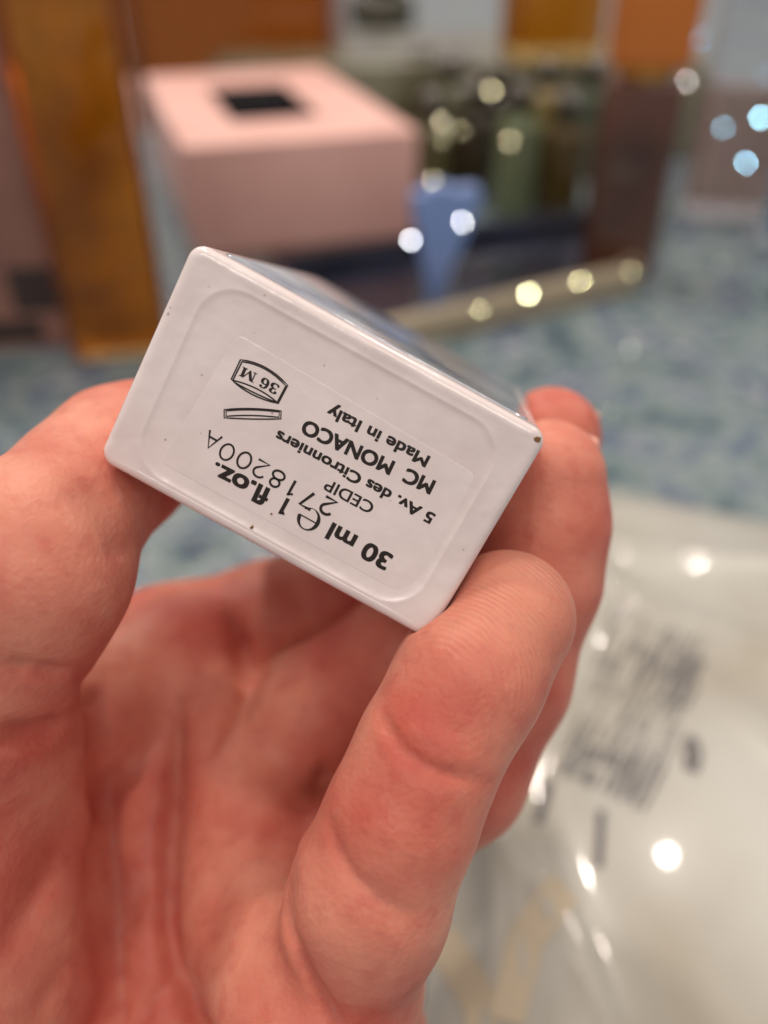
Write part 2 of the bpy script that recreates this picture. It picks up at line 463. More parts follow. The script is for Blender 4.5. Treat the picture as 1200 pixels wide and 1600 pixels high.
finger('little', [MCP['little'], (538, 1540, 100, 9.0), (568, 1425, 89, 8.3), (580, 1385, 87, 8.0), (628, 1275, 86, 7.5), (672, 1170, 86.5, 7.15), (730, 1065, 88.5, 7.5), (792, 965, 91, 7.5)], 3)
finger('thumb', [(-60, 1170, 97, 11.5), (-30, 1085, 92, 9.8), (10, 985, 90, 9.4), (50, 900, 88, 9.7), (70, 845, 89, 9.2), (134, 766, 97, 8.3), (190, 716, 103, 8.6), (228, 690, 106, 7.8)], 3)
def sample(Fd, p):
    g = (p - lo) / VOX; i = np.clip(np.round(g).astype(int), 0, NN - 1); return Fd[tuple(i)]
def surf(u, v):
    for d in np.arange(69, 155, 0.25):
        p = PX(u, v, d)
        if np.all(p > lo) and np.all(p < hi - VOX) and sample(H, p) < 0: return p
    return None
def crease(pix, w, depth, sub=8, pw=1.25):
    """V-shaped fold line: the field is raised along a line drawn on the skin"""
    P = []
    for (a, b) in zip(pix[:-1], pix[1:]):
        for i in range(sub):
            t = i / sub; P.append(surf(a[0] + (b[0] - a[0]) * t, a[1] + (b[1] - a[1]) * t))
    P.append(surf(*pix[-1]))
    P = np.array([p for p in P if p is not None]); n = len(P)
    for _ in range(2): P[1:-1] = (P[:-2] + 2 * P[1:-1] + P[2:]) / 4
    fade = np.clip(np.minimum(np.arange(n), np.arange(n)[::-1]) / max(1, n * 0.25), 0.08, 1)
    s = tuple(box_of(P, w * 5 + 2)); g = np.zeros(H[s].shape, np.float32); o = [x.start for x in s]
    for i in range(n - 1):
        a, b = P[i], P[i + 1]; ab = b - a; L2 = ab @ ab + 1e-9
        if L2 > 100: continue
        ss = box_of([a, b], w * 5 + 2); Xs, Ys, Zs = coords(ss)
        t = np.clip(((Xs - a[0]) * ab[0] + (Ys - a[1]) * ab[1] + (Zs - a[2]) * ab[2]) / L2, 0, 1)
        d = np.sqrt((Xs - a[0] - t * ab[0]) ** 2 + (Ys - a[1] - t * ab[1]) ** 2 + (.35 * (Zs - a[2] - t * ab[2])) ** 2)
        v = (depth * fade[i] * np.exp(-(d / w) ** pw)).astype(np.float32)
        q = tuple(slice(max(0, ss[k].start - o[k]), ss[k].stop - o[k]) for k in range(3))
        v = v[tuple(slice(0, g[q].shape[k]) for k in range(3))]
        g[q] = np.maximum(g[q], v)
    H[s] += g
# palm lines
crease([(128, 1045), (146, 1120), (156, 1250), (160, 1400), (172, 1500), (195, 1598)], .85, 6, 8, 1.05)
crease([(282, 1105), (274, 1200), (262, 1330), (257, 1450), (268, 1525), (300, 1575), (335, 1620)], .85, 9, 8, 1.05)
crease([(352, 950), (376, 1010), (388, 1080), (372, 1130), (332, 1190)], .9, 5, 8, 1.1)
crease([(455, 1295), (400, 1350), (345, 1400), (315, 1460)], 1.6, 1.5)
crease([(118, 1210), (85, 1320), (40, 1420), (2, 1500)], 1.4, 2.2)
crease([(130, 1470), (90, 1530), (50, 1600)], 1.3, .9)
crease([(236, 1360), (214, 1410), (196, 1460)], 2.0, .6)
crease([(268, 1530), (240, 1560), (222, 1600)], .8, .4)
crease([(300, 1300), (330, 1340), (345, 1390)], .9, .3)
# thumb creases
crease([(2, 1038), (50, 1044), (96, 1052)], .65, 2.6, 8, 1.1)
crease([(2, 1146), (40, 1148), (80, 1138)], .75, 6.5, 8, 1.1)
crease([(104, 742), (140, 790), (178, 842), (198, 872)], 1.5, 1.8)
crease([(10, 690), (40, 712), (70, 730)], .8, .2)
# little finger creases
crease([(592, 1095), (606, 1135), (632, 1172), (670, 1198), (715, 1212), (775, 1222)], .6, .9, 10)
crease([(512, 1270), (530, 1330), (562, 1382), (602, 1412), (660, 1434)], .6, .95, 10)
for pts in ([(640, 1150), (672, 1172), (700, 1182)], [(628, 1190), (660, 1216), (700, 1230)], [(566, 1360), (596, 1390), (628, 1404)], [(560, 1405), (596, 1432), (640, 1448)], [(690, 1130), (730, 1150)]):
    crease(pts, .5, .2, 10)
# folds at the base of the little finger
crease([(505, 1190), (500, 1255)], .9, 2.2)
crease([(458, 1330), (443, 1400), (447, 1455), (476, 1518), (535, 1604)], .65, 5, 8, 1.1)

# flesh gives way to the bottle
bs = box_of([RB @ np.array([a_, b_, c_]) + TB for a_ in (-HX, HX) for b_ in (-HY, HY) for c_ in (0, -LEN)], 4)
X, Y, Z = coords(bs)
q = [(X - TB[0]) * RB[0, i] + (Y - TB[1]) * RB[1, i] + (Z - TB[2]) * RB[2, i] for i in range(3)]
rr_ = 1.3
dx = np.abs(q[0]) - (HX - rr_); dy = np.abs(q[1]) - (HY - rr_); dz = np.abs(q[2] + LEN / 2) - (LEN / 2 - rr_)
sb = np.sqrt(np.maximum(dx, 0) ** 2 + np.maximum(dy, 0) ** 2 + np.maximum(dz, 0) ** 2) + np.minimum(np.maximum(dx, np.maximum(dy, dz)), 0) - rr_
H[tuple(bs)] = -smin(-H[tuple(bs)], (sb - 0.2).astype(np.float32), 0.8)
del sb, dx, dy, dz, q, palm

def surface_nets(Fd):
    ins = Fd < 0
    n0, n1, n2 = Fd.shape
    cnt_ = np.zeros((n0 - 1, n1 - 1, n2 - 1), np.uint8)
    for a in (0, 1):
        for b in (0, 1):
            for c in (0, 1):
                cnt_ += ins[a:n0 - 1 + a, b:n1 - 1 + b, c:n2 - 1 + c]
    act = (cnt_ > 0) & (cnt_ < 8)
    I, J, K = np.nonzero(act); n = len(I)
    idx = np.full(act.shape, -1, np.int32); idx[I, J, K] = np.arange(n)
    acc = np.zeros((n, 3)); num = np.zeros(n)
    cor = [(a, b, c) for a in (0, 1) for b in (0, 1) for c in (0, 1)]
    val = {o: Fd[I + o[0], J + o[1], K + o[2]] for o in cor}
    for o in cor:
        for axis in range(3):
            if o[axis] == 0:
                p = list(o); p[axis] = 1; p = tuple(p)
                fa, fb = val[o], val[p]; m = (fa < 0) != (fb < 0)
                t = np.where(m, fa / np.where(m, fa - fb, 1), 0)
                for x in range(3):
                    acc[:, x] += np.where(m, o[x] + (t if x == axis else 0), 0)
                num += m
    vert = np.stack([I, J, K], 1) + acc / num[:, None]
    vert = lo + vert * VOX
    faces = []
    for axis in range(3):
        sl0 = [slice(1, -1)] * 3; sl0[axis] = slice(0, -1)
        sl1 = [slice(1, -1)] * 3; sl1[axis] = slice(1, None)
        A, B = ins[tuple(sl0)], ins[tuple(sl1)]
        for s, flip in ((A & ~B, False), (~A & B, True)):
            e = np.stack(np.nonzero(s), 1); e = e + np.array([1 if i != axis else 0 for i in range(3)])
            u_, v_ = [(1, 2), (2, 0), (0, 1)][axis]
            def c_(du, dv):
                g = e.copy(); g[:, u_] += du; g[:, v_] += dv
                return idx[g[:, 0], g[:, 1], g[:, 2]]
            qd = np.stack([c_(-1, -1), c_(0, -1), c_(0, 0), c_(-1, 0)], 1)
            if flip: qd = qd[:, ::-1]
            faces.append(qd)
    return vert, np.concatenate(faces)
# close the field at the grid's border
H[0] = H[-1] = 5; H[:, 0] = H[:, -1] = 5; H[:, :, 0] = H[:, :, -1] = 5
vert, quads = surface_nets(H)
# keep the largest part only is not needed; relax slightly to remove stair marks
nb = np.zeros_like(vert); nc = np.zeros(len(vert))
ed = np.concatenate([quads[:, [0, 1]], quads[:, [1, 2]], quads[:, [2, 3]], quads[:, [3, 0]]])
for it in range(1):
    nb[:] = 0; nc[:] = 0
    for x in range(3): nb[:, x] = np.bincount(ed[:, 0], vert[ed[:, 1], x], len(vert))
    nc = np.bincount(ed[:, 0], minlength=len(vert)).astype(float)
    vert = np.where(nc[:, None] > 0, vert * .5 + .5 * nb / np.maximum(nc, 1)[:, None], vert)
wv = cam2world_np(vert)
ORG = cam2world_np([PX(-120, 1680, 114)])[0]
me = bpy.data.meshes.new('hand')
me.vertices.add(len(wv)); me.vertices.foreach_set('co', (wv - ORG).astype(np.float32).ravel())
nq = len(quads)
me.loops.add(nq * 4); me.loops.foreach_set('vertex_index', quads.astype(np.int32).ravel())
me.polygons.add(nq); me.polygons.foreach_set('loop_start', np.arange(0, nq * 4, 4, dtype=np.int32)); me.polygons.foreach_set('loop_total', np.full(nq, 4, np.int32))
me.update(calc_edges=True); me.validate()
me.polygons.foreach_set('use_smooth', [True] * nq)
hand = bpy.data.objects.new('hand', me); COL.objects.link(hand); hand.location = ORG
tag(hand, 'left hand with palm up, fingers and thumb gripping the white bottle', 'hand')

# skin
m_skin = mat('skin', lin(200, 130, 105), 0.46, Subsurface_Weight=1.0, Subsurface_Scale=0.0014, Specular_IOR_Level=0.28)
nt, N, L, b = nodes(m_skin)
b.inputs['Subsurface Radius'].default_value = (1.0, 0.36, 0.2)
tc = N.new('ShaderNodeTexCoord')
def nz(scale, detail=4, src=None):
    n = N.new('ShaderNodeTexNoise'); n.inputs['Scale'].default_value = scale; n.inputs['Detail'].default_value = detail
    L.new(src or tc.outputs['Object'], n.inputs['Vector']); return n
n1 = nz(75, 6)
cr = N.new('ShaderNodeValToRGB'); e = cr.color_ramp.elements
e[0].position = .34; e[0].color = lin(192, 100, 86); e[1].position = .66; e[1].color = lin(216, 146, 125)
L.new(n1.outputs['Fac'], cr.inputs['Fac'])
n2 = nz(420, 5)
mx = N.new('ShaderNodeMix'); mx.data_type = 'RGBA'; mx.blend_type = 'MIX'
mr = N.new('ShaderNodeMapRange'); mr.inputs['From Min'].default_value = .5; mr.inputs['From Max'].default_value = .75; mr.inputs['To Max'].default_value = .36
L.new(n2.outputs['Fac'], mr.inputs['Value']); L.new(mr.outputs['Result'], mx.inputs[0])
L.new(cr.outputs['Color'], mx.inputs[6]); mx.inputs[7].default_value = lin(180, 78, 74)
tipc = Vector(cam2world_np([PX(800, 930, 85)])[0] - ORG)
vd0 = N.new('ShaderNodeVectorMath'); vd0.operation = 'DISTANCE'; vd0.inputs[1].default_value = tipc; L.new(tc.outputs['Object'], vd0.inputs[0])
mt0 = N.new('ShaderNodeMapRange'); mt0.inputs['From Min'].default_value = .003; mt0.inputs['From Max'].default_value = .011; mt0.inputs['To Min'].default_value = .55; mt0.inputs['To Max'].default_value = 0
L.new(vd0.outputs['Value'], mt0.inputs['Value'])
mx3 = N.new('ShaderNodeMix'); mx3.data_type = 'RGBA'; L.new(mt0.outputs['Result'], mx3.inputs[0]); L.new(mx.outputs[2], mx3.inputs[6]); mx3.inputs[7].default_value = lin(222, 156, 132)
L.new(mx3.outputs[2], b.inputs['Base Color'])
# fine relief: skin cells plus finger-print ridges on the little finger's pad
vo = N.new('ShaderNodeTexVoronoi'); vo.inputs['Scale'].default_value = 1500; L.new(tc.outputs['Object'], vo.inputs['Vector'])
n3 = nz(700, 4)
pad = Vector(cam2world_np([PX(690, 1075, 84)])[0] - ORG)
wvn = N.new('ShaderNodeTexWave'); wvn.wave_type = 'RINGS'; wvn.rings_direction = 'SPHERICAL'
wvn.inputs['Scale'].default_value = 600; wvn.inputs['Distortion'].default_value = 4.5; wvn.inputs['Detail'].default_value = 2.0; wvn.inputs['Detail Scale'].default_value = .6
vs = N.new('ShaderNodeVectorMath'); vs.operation = 'SUBTRACT'; vs.inputs[1].default_value = pad
L.new(tc.outputs['Object'], vs.inputs[0]); L.new(vs.outputs[0], wvn.inputs['Vector'])
ln_ = N.new('ShaderNodeVectorMath'); ln_.operation = 'LENGTH'; L.new(vs.outputs[0], ln_.inputs[0])
mk = N.new('ShaderNodeMapRange'); mk.inputs['From Min'].default_value = .012; mk.inputs['From Max'].default_value = .004; mk.inputs['To Min'].default_value = .35; mk.inputs['To Max'].default_value = 0
L.new(ln_.outputs['Value'], mk.inputs['Value'])
tip_ = Vector(cam2world_np([PX(800, 930, 85)])[0] - ORG)
vd = N.new('ShaderNodeVectorMath'); vd.operation = 'DISTANCE'; vd.inputs[1].default_value = tip_; L.new(tc.outputs['Object'], vd.inputs[0])
mt = N.new('ShaderNodeMapRange'); mt.inputs['From Min'].default_value = .006; mt.inputs['From Max'].default_value = .013; mt.inputs['To Min'].default_value = 1; mt.inputs['To Max'].default_value = 0
L.new(vd.outputs['Value'], mt.inputs['Value'])
mk2 = N.new('ShaderNodeMath'); mk2.operation = 'MULTIPLY'; L.new(mt.outputs['Result'], mk2.inputs[0]); mk2.inputs[1].default_value = .5
mu = N.new('ShaderNodeMath'); mu.operation = 'MULTIPLY'; L.new(wvn.outputs['Fac'], mu.inputs[0]); L.new(mk2.outputs[0], mu.inputs[1])
a1 = N.new('ShaderNodeMath'); a1.operation = 'MULTIPLY_ADD'; L.new(vo.outputs['Distance'], a1.inputs[0]); a1.inputs[1].default_value = .5; L.new(mu.outputs[0], a1.inputs[2])
v2 = N.new('ShaderNodeTexVoronoi'); v2.feature = 'DISTANCE_TO_EDGE'; v2.inputs['Scale'].default_value = 800
nd = nz(260, 3); nv = N.new('ShaderNodeVectorMath'); nv.operation = 'MULTIPLY_ADD'; L.new(nd.outputs['Color'], nv.inputs[0]); nv.inputs[1].default_value = (.0022, .0022, .0022); L.new(tc.outputs['Object'], nv.inputs[2])
L.new(nv.outputs[0], v2.inputs['Vector'])
vm = N.new('ShaderNodeMapRange'); vm.inputs['From Max'].default_value = .12; L.new(v2.outputs['Distance'], vm.inputs['Value'])
a0 = N.new('ShaderNodeMath'); a0.operation = 'MULTIPLY_ADD'; L.new(vm.outputs['Result'], a0.inputs[0]); a0.inputs[1].default_value = .1; L.new(a1.outputs[0], a0.inputs[2]); a1 = a0
a2 = N.new('ShaderNodeMath'); a2.operation = 'MULTIPLY_ADD'; L.new(n3.outputs['Fac'], a2.inputs[0]); a2.inputs[1].default_value = .8; L.new(a1.outputs[0], a2.inputs[2])
bp = N.new('ShaderNodeBump'); bp.inputs['Strength'].default_value = .8; bp.inputs['Distance'].default_value = .00014
L.new(a2.outputs[0], bp.inputs['Height']); L.new(bp.outputs['Normal'], b.inputs['Normal'])
hand.data.materials.append(m_skin)

# finger nails on the far side of the tips
m_nail = mat('nail', lin(232, 178, 160), 0.22, Subsurface_Weight=.4, Subsurface_Scale=.001)
def nail(tip, prev, r, dors):
    """tip, prev: (u,v,d) of the last two joints; dors: camera-space hint of the back of the finger"""
    a = PX(*tip); p = PX(*prev); ax_ = (a - p) / np.linalg.norm(a - p)
    dn = np.array(dors, float); dn -= ax_ * (dn @ ax_); dn /= np.linalg.norm(dn); sd = np.cross(ax_, dn)
    VV = []; FF = []; nu, nv = 9, 7
    for lay, off in ((0, -.25), (1, .18)):
        for j in range(nv):
            s = j / (nv - 1); along = -4.5 + s * 10.0
            for i in range(nu):
                th = (i / (nu - 1) - .5) * 2 * 0.95
                rr = r + off - max(0, (s - .7)) * .8
                wv_ = 1.0 - .22 * (1 - s) ** 3
                VV.append(a + ax_ * (along - .9 * abs(th) ** 2) + (dn * math.cos(th * wv_) + sd * math.sin(th * wv_)) * rr)
    for lay in (0, 1):
        for j in range(nv - 1):
            for i in range(nu - 1):
                q_ = lay * nu * nv + j * nu + i; f = (q_, q_ + 1, q_ + nu + 1, q_ + nu); FF.append(f if lay else f[::-1])
    o_ = nu * nv
    rim = [i for i in range(nu)] + [j * nu + nu - 1 for j in range(1, nv)] + [(nv - 1) * nu + i for i in range(nu - 2, -1, -1)] + [j * nu for j in range(nv - 2, 0, -1)]
    for i in range(len(rim)):
        a_, b_ = rim[i], rim[(i + 1) % len(rim)]; FF.append((a_, b_, b_ + o_, a_ + o_))
    W_ = cam2world_np(VV) - ORG
    return mesh_obj('fingernail', W_.tolist(), FF, m_nail, hand, True)
nail((790, 972, 91), (738, 1070, 88.5), 7.2, (.3, .2, 1))
nail((856, 745, 104), (853, 820, 105), 7.1000000000000005, (.3, .3, 1))
nail((860, 683, 119), (838, 800, 120), 7.1000000000000005, (.3, .3, 1))
nail((846, 745, 134), (800, 800, 138), 7.0, (.8, .6, .2))
nail((228, 706, 106), (190, 722, 102), 7.6, (-.6, -.7, .1))

# ------------------------------------------------------------------ things on the counter behind
def stand(name, u, v, label, cat, rz=0.0, group=None, z=0.0):
    p = at(u, v, z); o = empty(name, p, rz); tag(o, label, cat, group); return o, (p - Vector((0, 0, CAM_H))).length
def pxm(px, dist): return px * dist / F          # pixels across at a distance -> metres

def glass(name, col, rough=0.03, trans=1.0, ior=1.45):
    return mat(name, col, rough, Transmission_Weight=trans, IOR=ior)
m_amber_g = glass('amber_glass', lin(250, 214, 140))
m_amber = mat('amber_liquid', lin(196, 120, 28), 0.05, Transmission_Weight=0.9, IOR=1.2)
noise_var(m_amber, [lin(140, 78, 10), lin(216, 146, 38), lin(246, 192, 80)], 16, 3, None, None, 'Object', 0.5)
m_gold = mat('gold_metal', lin(214, 160, 78), 0.2, Metallic=1.0)
m_silver = mat('silver_metal', lin(214, 216, 220), 0.12, Metallic=1.0)
m_blackp = mat('black_print', lin(22, 21, 24), 0.9, Specular_IOR_Level=0.0)
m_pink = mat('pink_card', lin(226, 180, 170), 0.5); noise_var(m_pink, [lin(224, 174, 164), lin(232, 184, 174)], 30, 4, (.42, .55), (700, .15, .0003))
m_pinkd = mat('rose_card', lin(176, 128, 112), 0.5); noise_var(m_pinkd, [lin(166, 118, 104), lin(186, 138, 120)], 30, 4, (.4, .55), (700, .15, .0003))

def perfume(name, u, v, wpx, dpx, hm, label, glassm, liq, capm, rz=0.0, fill=.8, cap=(.5, .03), thick=.006, group=None, z=0.0, rc=.25, dist=None):
    """glass block bottle: thick-walled flask, liquid inside, collar and cap"""
    o, D = stand(name, u, v, label, 'perfume bottle', rz, group, z)
    hx = pxm(wpx, D) / 2; hy = pxm(dpx, D) / 2; r = min(hx, hy) * rc
    rbox('flask', hx, hy, 0.0005, hm, r, min(.004, r * .8), glassm, o)
    if liq: rbox('liquid', hx - thick, hy - thick, thick * 1.6, hm * fill, max(r - thick * .5, .0015), .0012, liq, o)
    lathe('collar', [(hx * .32, hm - .0005), (hx * .34, hm + .002), (hx * .34, hm + .009), (hx * .3, hm + .010)], m_gold, o, 24)
    rbox('cap', hx * cap[0], hx * cap[0], hm + .010, hm + .010 + cap[1], hx * cap[0] * .3, .002, capm, o)
    return o

# tall amber bottle on the left
perfume('amber_perfume_bottle', 196, 540, 135, 100, .21, 'tall slim amber perfume bottle standing left of the pink box', m_amber_g, m_amber, m_gold, math.radians(12), .95, thick=.0025)
# big amber flask behind the pink box
perfume('amber_perfume_bottle', 385, 190, 270, 150, .24, 'wide brown amber perfume flask behind the pink box', m_amber_g, mat('brown_liquid', lin(214, 136, 56), .1, Transmission_Weight=.75, IOR=1.36), m_gold, math.radians(-6), .9, thick=.003)

m_foot = mat('dark_foot_print', lin(58, 44, 42), .6)
# rose carton at the left edge with dark print at its foot
o, D = stand('rose_carton', 20, 520, 'dusty rose carton with dark print at its foot at the left edge', 'carton', math.radians(10))
hx, hy = pxm(190, D) / 2, pxm(120, D) / 2
rbox('carton_body', hx, hy, 0.0005, .2, .0015, .0008, noise_var(mat('rose_carton_card', lin(146, 104, 92), .5), [lin(132, 92, 82), lin(160, 116, 102)], 20, 4, (.4, .55)), o)
for i, (x, z, w_, h_) in enumerate([(.6, .03, .3, .022), (-.1, .010, .7, .012)]):
    x0, x1 = hx * (x - w_), hx * (x + w_)
    V, Fc = loft([[(x0, -hy - e_, z - h_ / 2), (x1, -hy - e_, z - h_ / 2), (x1, -hy - e_, z + h_ / 2), (x0, -hy - e_, z + h_ / 2)] for e_ in (-.0002, .0004)])
    mesh_obj('dark_print', V, Fc, m_foot, o)

# pink gift box on a grey plinth
rzp = math.radians(18)
o, D = stand('gift_box', 486, 428, 'pale pink gift box with a black label on its lid', 'gift box', rzp)
fw = pxm(326, D); hx = fw / 2; hy = .108
o.location += Vector((-math.sin(rzp) * hy, math.cos(rzp) * hy, 0))
PH = .013; BH = .062
rbox('plinth', hx * .985, hy * .985, .0005, PH, .002, .001, mat('grey_plinth', lin(170, 166, 164), .4), o)
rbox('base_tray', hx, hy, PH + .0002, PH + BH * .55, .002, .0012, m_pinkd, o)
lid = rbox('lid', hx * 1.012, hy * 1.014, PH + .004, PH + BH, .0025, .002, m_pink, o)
lw, lh, lx, ly = hx * .40, hy * .46, -.004, -.008
ring = lambda z, k=1: [(lx + x * k, ly + y * k, z) for x, y in rring(lw, lh, .001, 4)]
V, Fc = loft([ring(PH + BH - .0003), ring(PH + BH + .0006)])
lab = mesh_obj('black_label', V, Fc, m_blackp, o)
m_greyp = mat('grey_print', lin(110, 106, 104), .7)
rnd = random.Random(4)
for j in range(2):
    x = lx - lw * .7
    V, Fc = [], []
    while x < lx + lw * .7:
        wd = rnd.uniform(.0016, .004); y0 = ly + lh * (.5 - j * .5) - .0017; n0 = len(V)
        V += [(x, y0, PH + BH + .0009), (x + wd, y0, PH + BH + .0009), (x + wd, y0 + .0022, PH + BH + .0009), (x, y0 + .0022, PH + BH + .0009)]
        Fc.append((n0, n0 + 1, n0 + 2, n0 + 3)); x += wd + .0012
    mesh_obj('blurred_print', V, Fc, m_greyp, lab)

# dark tray with a pale rim
c0, c1, c2, c3 = at(430, 590), at(975, 455), at(1020, 345), at(440, 440)
m_tray = mat('navy_tray', lin(34, 36, 50), .18, Coat_Weight=.4, Coat_Roughness=.05); noise_var(m_tray, [lin(24, 25, 32), lin(42, 46, 66)], 18, 3, (.12, .3))
m_rim = mat('pale_rim', lin(158, 146, 124), .3)
tc_ = (c0 + c1 + c2 + c3) / 4
tray = empty('display_tray', tc_); tag(tray, 'dark navy display tray with a pale raised rim behind the fingers', 'tray')
P = [c - tc_ for c in (c0, c1, c2, c3)]
def inset(P, t):
    c = sum(P, Vector()) / len(P); return [p + (c - p).normalized() * t for p in P]
pl = lambda P, z: [(p.x, p.y, z) for p in P]
V, Fc = loft([pl(P, .0005), pl(P, .004)]); mesh_obj('tray_floor', V, Fc, m_tray, tray)
for i in range(4):
    a, b_ = P[i], P[(i + 1) % 4]; t = (b_ - a).normalized(); n_ = Vector((-t.y, t.x, 0))
    R = []
    for p in (a - t * .004, b_ + t * .004):
        R.append([(p + n_ * x).to_tuple()[:2] + (z,) for x, z in [(-.005, .0007), (-.005, .012), (-.003, .015), (.003, .015), (.005, .012), (.005, .0007)]])
    V, Fc = loft(R); mesh_obj('tray_rim', V, Fc, m_rim if i < 2 else m_tray, tray)

# brown bottle with orange top on the tray
o, D = stand('brown_perfume_bottle', 958, 415, 'tall dark brown bottle with an orange glass top on the tray', 'perfume bottle', math.radians(-8), None, .004)
hx = pxm(98, D) / 2
m_brown = mat('brown_glass', lin(84, 52, 40), .1, Coat_Weight=.3); noise_var(m_brown, [lin(62, 38, 32), lin(104, 64, 48)], 22, 3, (.06, .2))
m_orange = mat('orange_glass', lin(214, 126, 56), .12, Transmission_Weight=.2, IOR=1.4)
rbox('flask', hx, hx * .8, 0.0005, .100, hx * .25, .003, m_brown, o)
lathe('collar', [(hx * .7, .1), (hx * .72, .101), (hx * .72, .104), (hx * .7, .105)], m_gold, o, 24)
rbox('stopper', hx * 1.05, hx * .85, .105, .18, hx * .4, .004, m_orange, o)

# wedge of pale blue glass, wide at the top
o, D = stand('blue_glass_bottle', 676, 480, 'pale blue wedge-shaped glass bottle wide at the top, right of the pink box', 'perfume bottle', math.radians(20), None, .004)
m_blue = mat('blue_glass', lin(140, 168, 228), .12, Transmission_Weight=.2, IOR=1.45, Coat_Weight=.5)
R = []
for z, k in [(.0005, .12), (.004, .16), (.05, .92), (.056, .98), (.06, .94)]:
    h = pxm(52, D) * k; R.append([(x + pxm(52, D) * (k - .12) * .3, y, z) for x, y in rring(h, h * .3, h * .1, 5)])
V, Fc = loft(R); autosmooth(mesh_obj('flask', V, Fc, m_blue, o, True), 50)
rbox('stopper', .006, .006, .0598, .063, .002, .001, m_blue, o)

# sample vials standing behind the tray
m_vcap = mat('dark_glossy_cap', lin(58, 54, 40), .06, Coat_Weight=1.0, Coat_Roughness=.02)
cols = [(96, 92, 58), (60, 52, 34), (126, 138, 104), (92, 74, 30), (110, 112, 86), (52, 46, 36), (140, 120, 60), (84, 96, 74), (120, 116, 104), (70, 66, 50)]
words = ['olive', 'dark umber', 'sage green', 'bronze', 'grey green', 'black brown', 'ochre', 'moss green', 'stone grey', 'dark olive']
spots = [(668, 318, 66), (735, 312, 62), (800, 335, 60), (868, 330, 66), (700, 262, 60), (772, 258, 58), (842, 262, 62), (905, 275, 58), (655, 228, 60), (596, 60, 90)]
places = ['nearest the pink box', 'second in the front row', 'third in the front row', 'last in the front row beside the brown bottle', 'first in the second row', 'second in the second row', 'third in the second row', 'behind the brown bottle', 'behind the corner of the pink box', 'far behind the pink box']
for i, (u, v, wp) in enumerate(spots):
    o, D = stand('sample_vial', u, v, '%s glass sample vial with dark cap, %s' % (words[i], places[i]), 'vial', 0, 'sample vials behind the tray')
    r = pxm(wp, D) / 2; h = .06 + .012 * ((i * 7) % 5) / 5
    mv = mat('vial_glass_' + words[i].replace(' ', '_'), lin(*cols[i]), .08, Transmission_Weight=.3, IOR=1.45, Coat_Weight=.4)
    lathe('flask', [(r * .85, .0005), (r * .97, .003), (r, .008), (r, h * .8), (r * .9, h * .88), (r * .45, h * .93), (r * .42, h)], mv, o, 24)
    lathe('cap', [(r * .5, h - .004), (r * .56, h), (r * .56, h + .008), (r * .45, h + .0125), (r * .2, h + .0145), (.0004, h + .015)], m_vcap, o, 24)

# golden bottle and rose bottle at the back
RZ = .07
pr_ = at(845, 95, RZ)
ris = rbox('display_riser', .21, .10, .0005, RZ, .004, .002, noise_var(mat('olive_riser', lin(92, 88, 66), .2, Coat_Weight=.3), [lin(60, 56, 40), lin(104, 100, 76), lin(140, 140, 120)], 16, 4, (.1, .3)))
ris.location = (pr_.x - .06, pr_.y + .085, 0); tag(ris, 'olive grey display riser block behind the row of vials', 'riser')
perfume('golden_perfume_bottle', 858, 88, 135, 90, .13, 'round-shouldered golden yellow perfume bottle on the riser at the top edge', m_amber_g, mat('gold_liquid', lin(236, 182, 50), .1, Transmission_Weight=.6, IOR=1.36), m_gold, .2, .85, rc=.8, z=RZ)
perfume('clear_perfume_bottle', 1135, 330, 125, 90, .135, 'clear perfume bottle with rose liquid and dark cap at the right edge', glass('clear_glass', lin(240, 240, 244)), mat('rose_liquid', lin(236, 206, 194), .08, Transmission_Weight=.6, IOR=1.36), mat('rose_cap', lin(150, 116, 108), .25), -.2, .6)
perfume('clear_perfume_bottle', 1262, 395, 110, 90, .12, 'clear perfume bottle with pale blue liquid, cut off by the right edge', glass('clear_glass_b', lin(232, 240, 246)), mat('aqua_liquid', lin(168, 206, 226), .08, Transmission_Weight=.7, IOR=1.36), m_silver, .3, .7)

# ------------------------------------------------------------------ white printed plastic bag, lower right
Q = [at(800, 735), at(1330, 850), at(1500, 1800), at(620, 1800)]
bc = sum(Q, Vector()) / 4
NB = 90
rs = np.random.RandomState(3)
wav = [(rs.uniform(-1, 1, 2) * f_, rs.uniform(0, 6.28), a_) for f_, a_ in [(26, .0012)] * 4 + [(70, .0005)] * 6 + [(160, .00018)] * 8]
ridges = []
for u_, v_, ang_, a_ in [(740, 1480, 100, .004), (820, 1450, 70, .003), (1130, 1000, 30, .003), (1020, 880, 15, .003), (900, 1560, 80, .003), (1180, 1180, 60, .002), (860, 1330, 110, .002), (1090, 800, 165, .0025), (780, 1560, 95, .003)]:
    p_ = at(u_, v_); ridges.append((p_.x, p_.y, math.sin(math.radians(ang_)), math.cos(math.radians(ang_)), a_))
def bag_uv(s, t):
    return (Q[0] * (1 - s) + Q[1] * s) * (1 - t) + (Q[3] * (1 - s) + Q[2] * s) * t
def bag_h(p, s, t):
    e_ = max(0.0, min(s, 1 - s, t, 1 - t)); pf = 1 - math.exp(-e_ * 14)
    z = .0085 * pf
    for k, ph, a_ in wav: z += a_ * pf * math.sin(k[0] * p.x + k[1] * p.y + ph + 1.5 * math.sin(k[1] * .5 * p.x))
    for (cx_, cy_, nx_, ny_, a_) in ridges:
        z += a_ * pf * math.exp(-abs((p.x - cx_) * nx_ + (p.y - cy_) * ny_ + .004 * math.sin(60 * p.x + 45 * p.y)) / .005)
    return max(z, .0012)
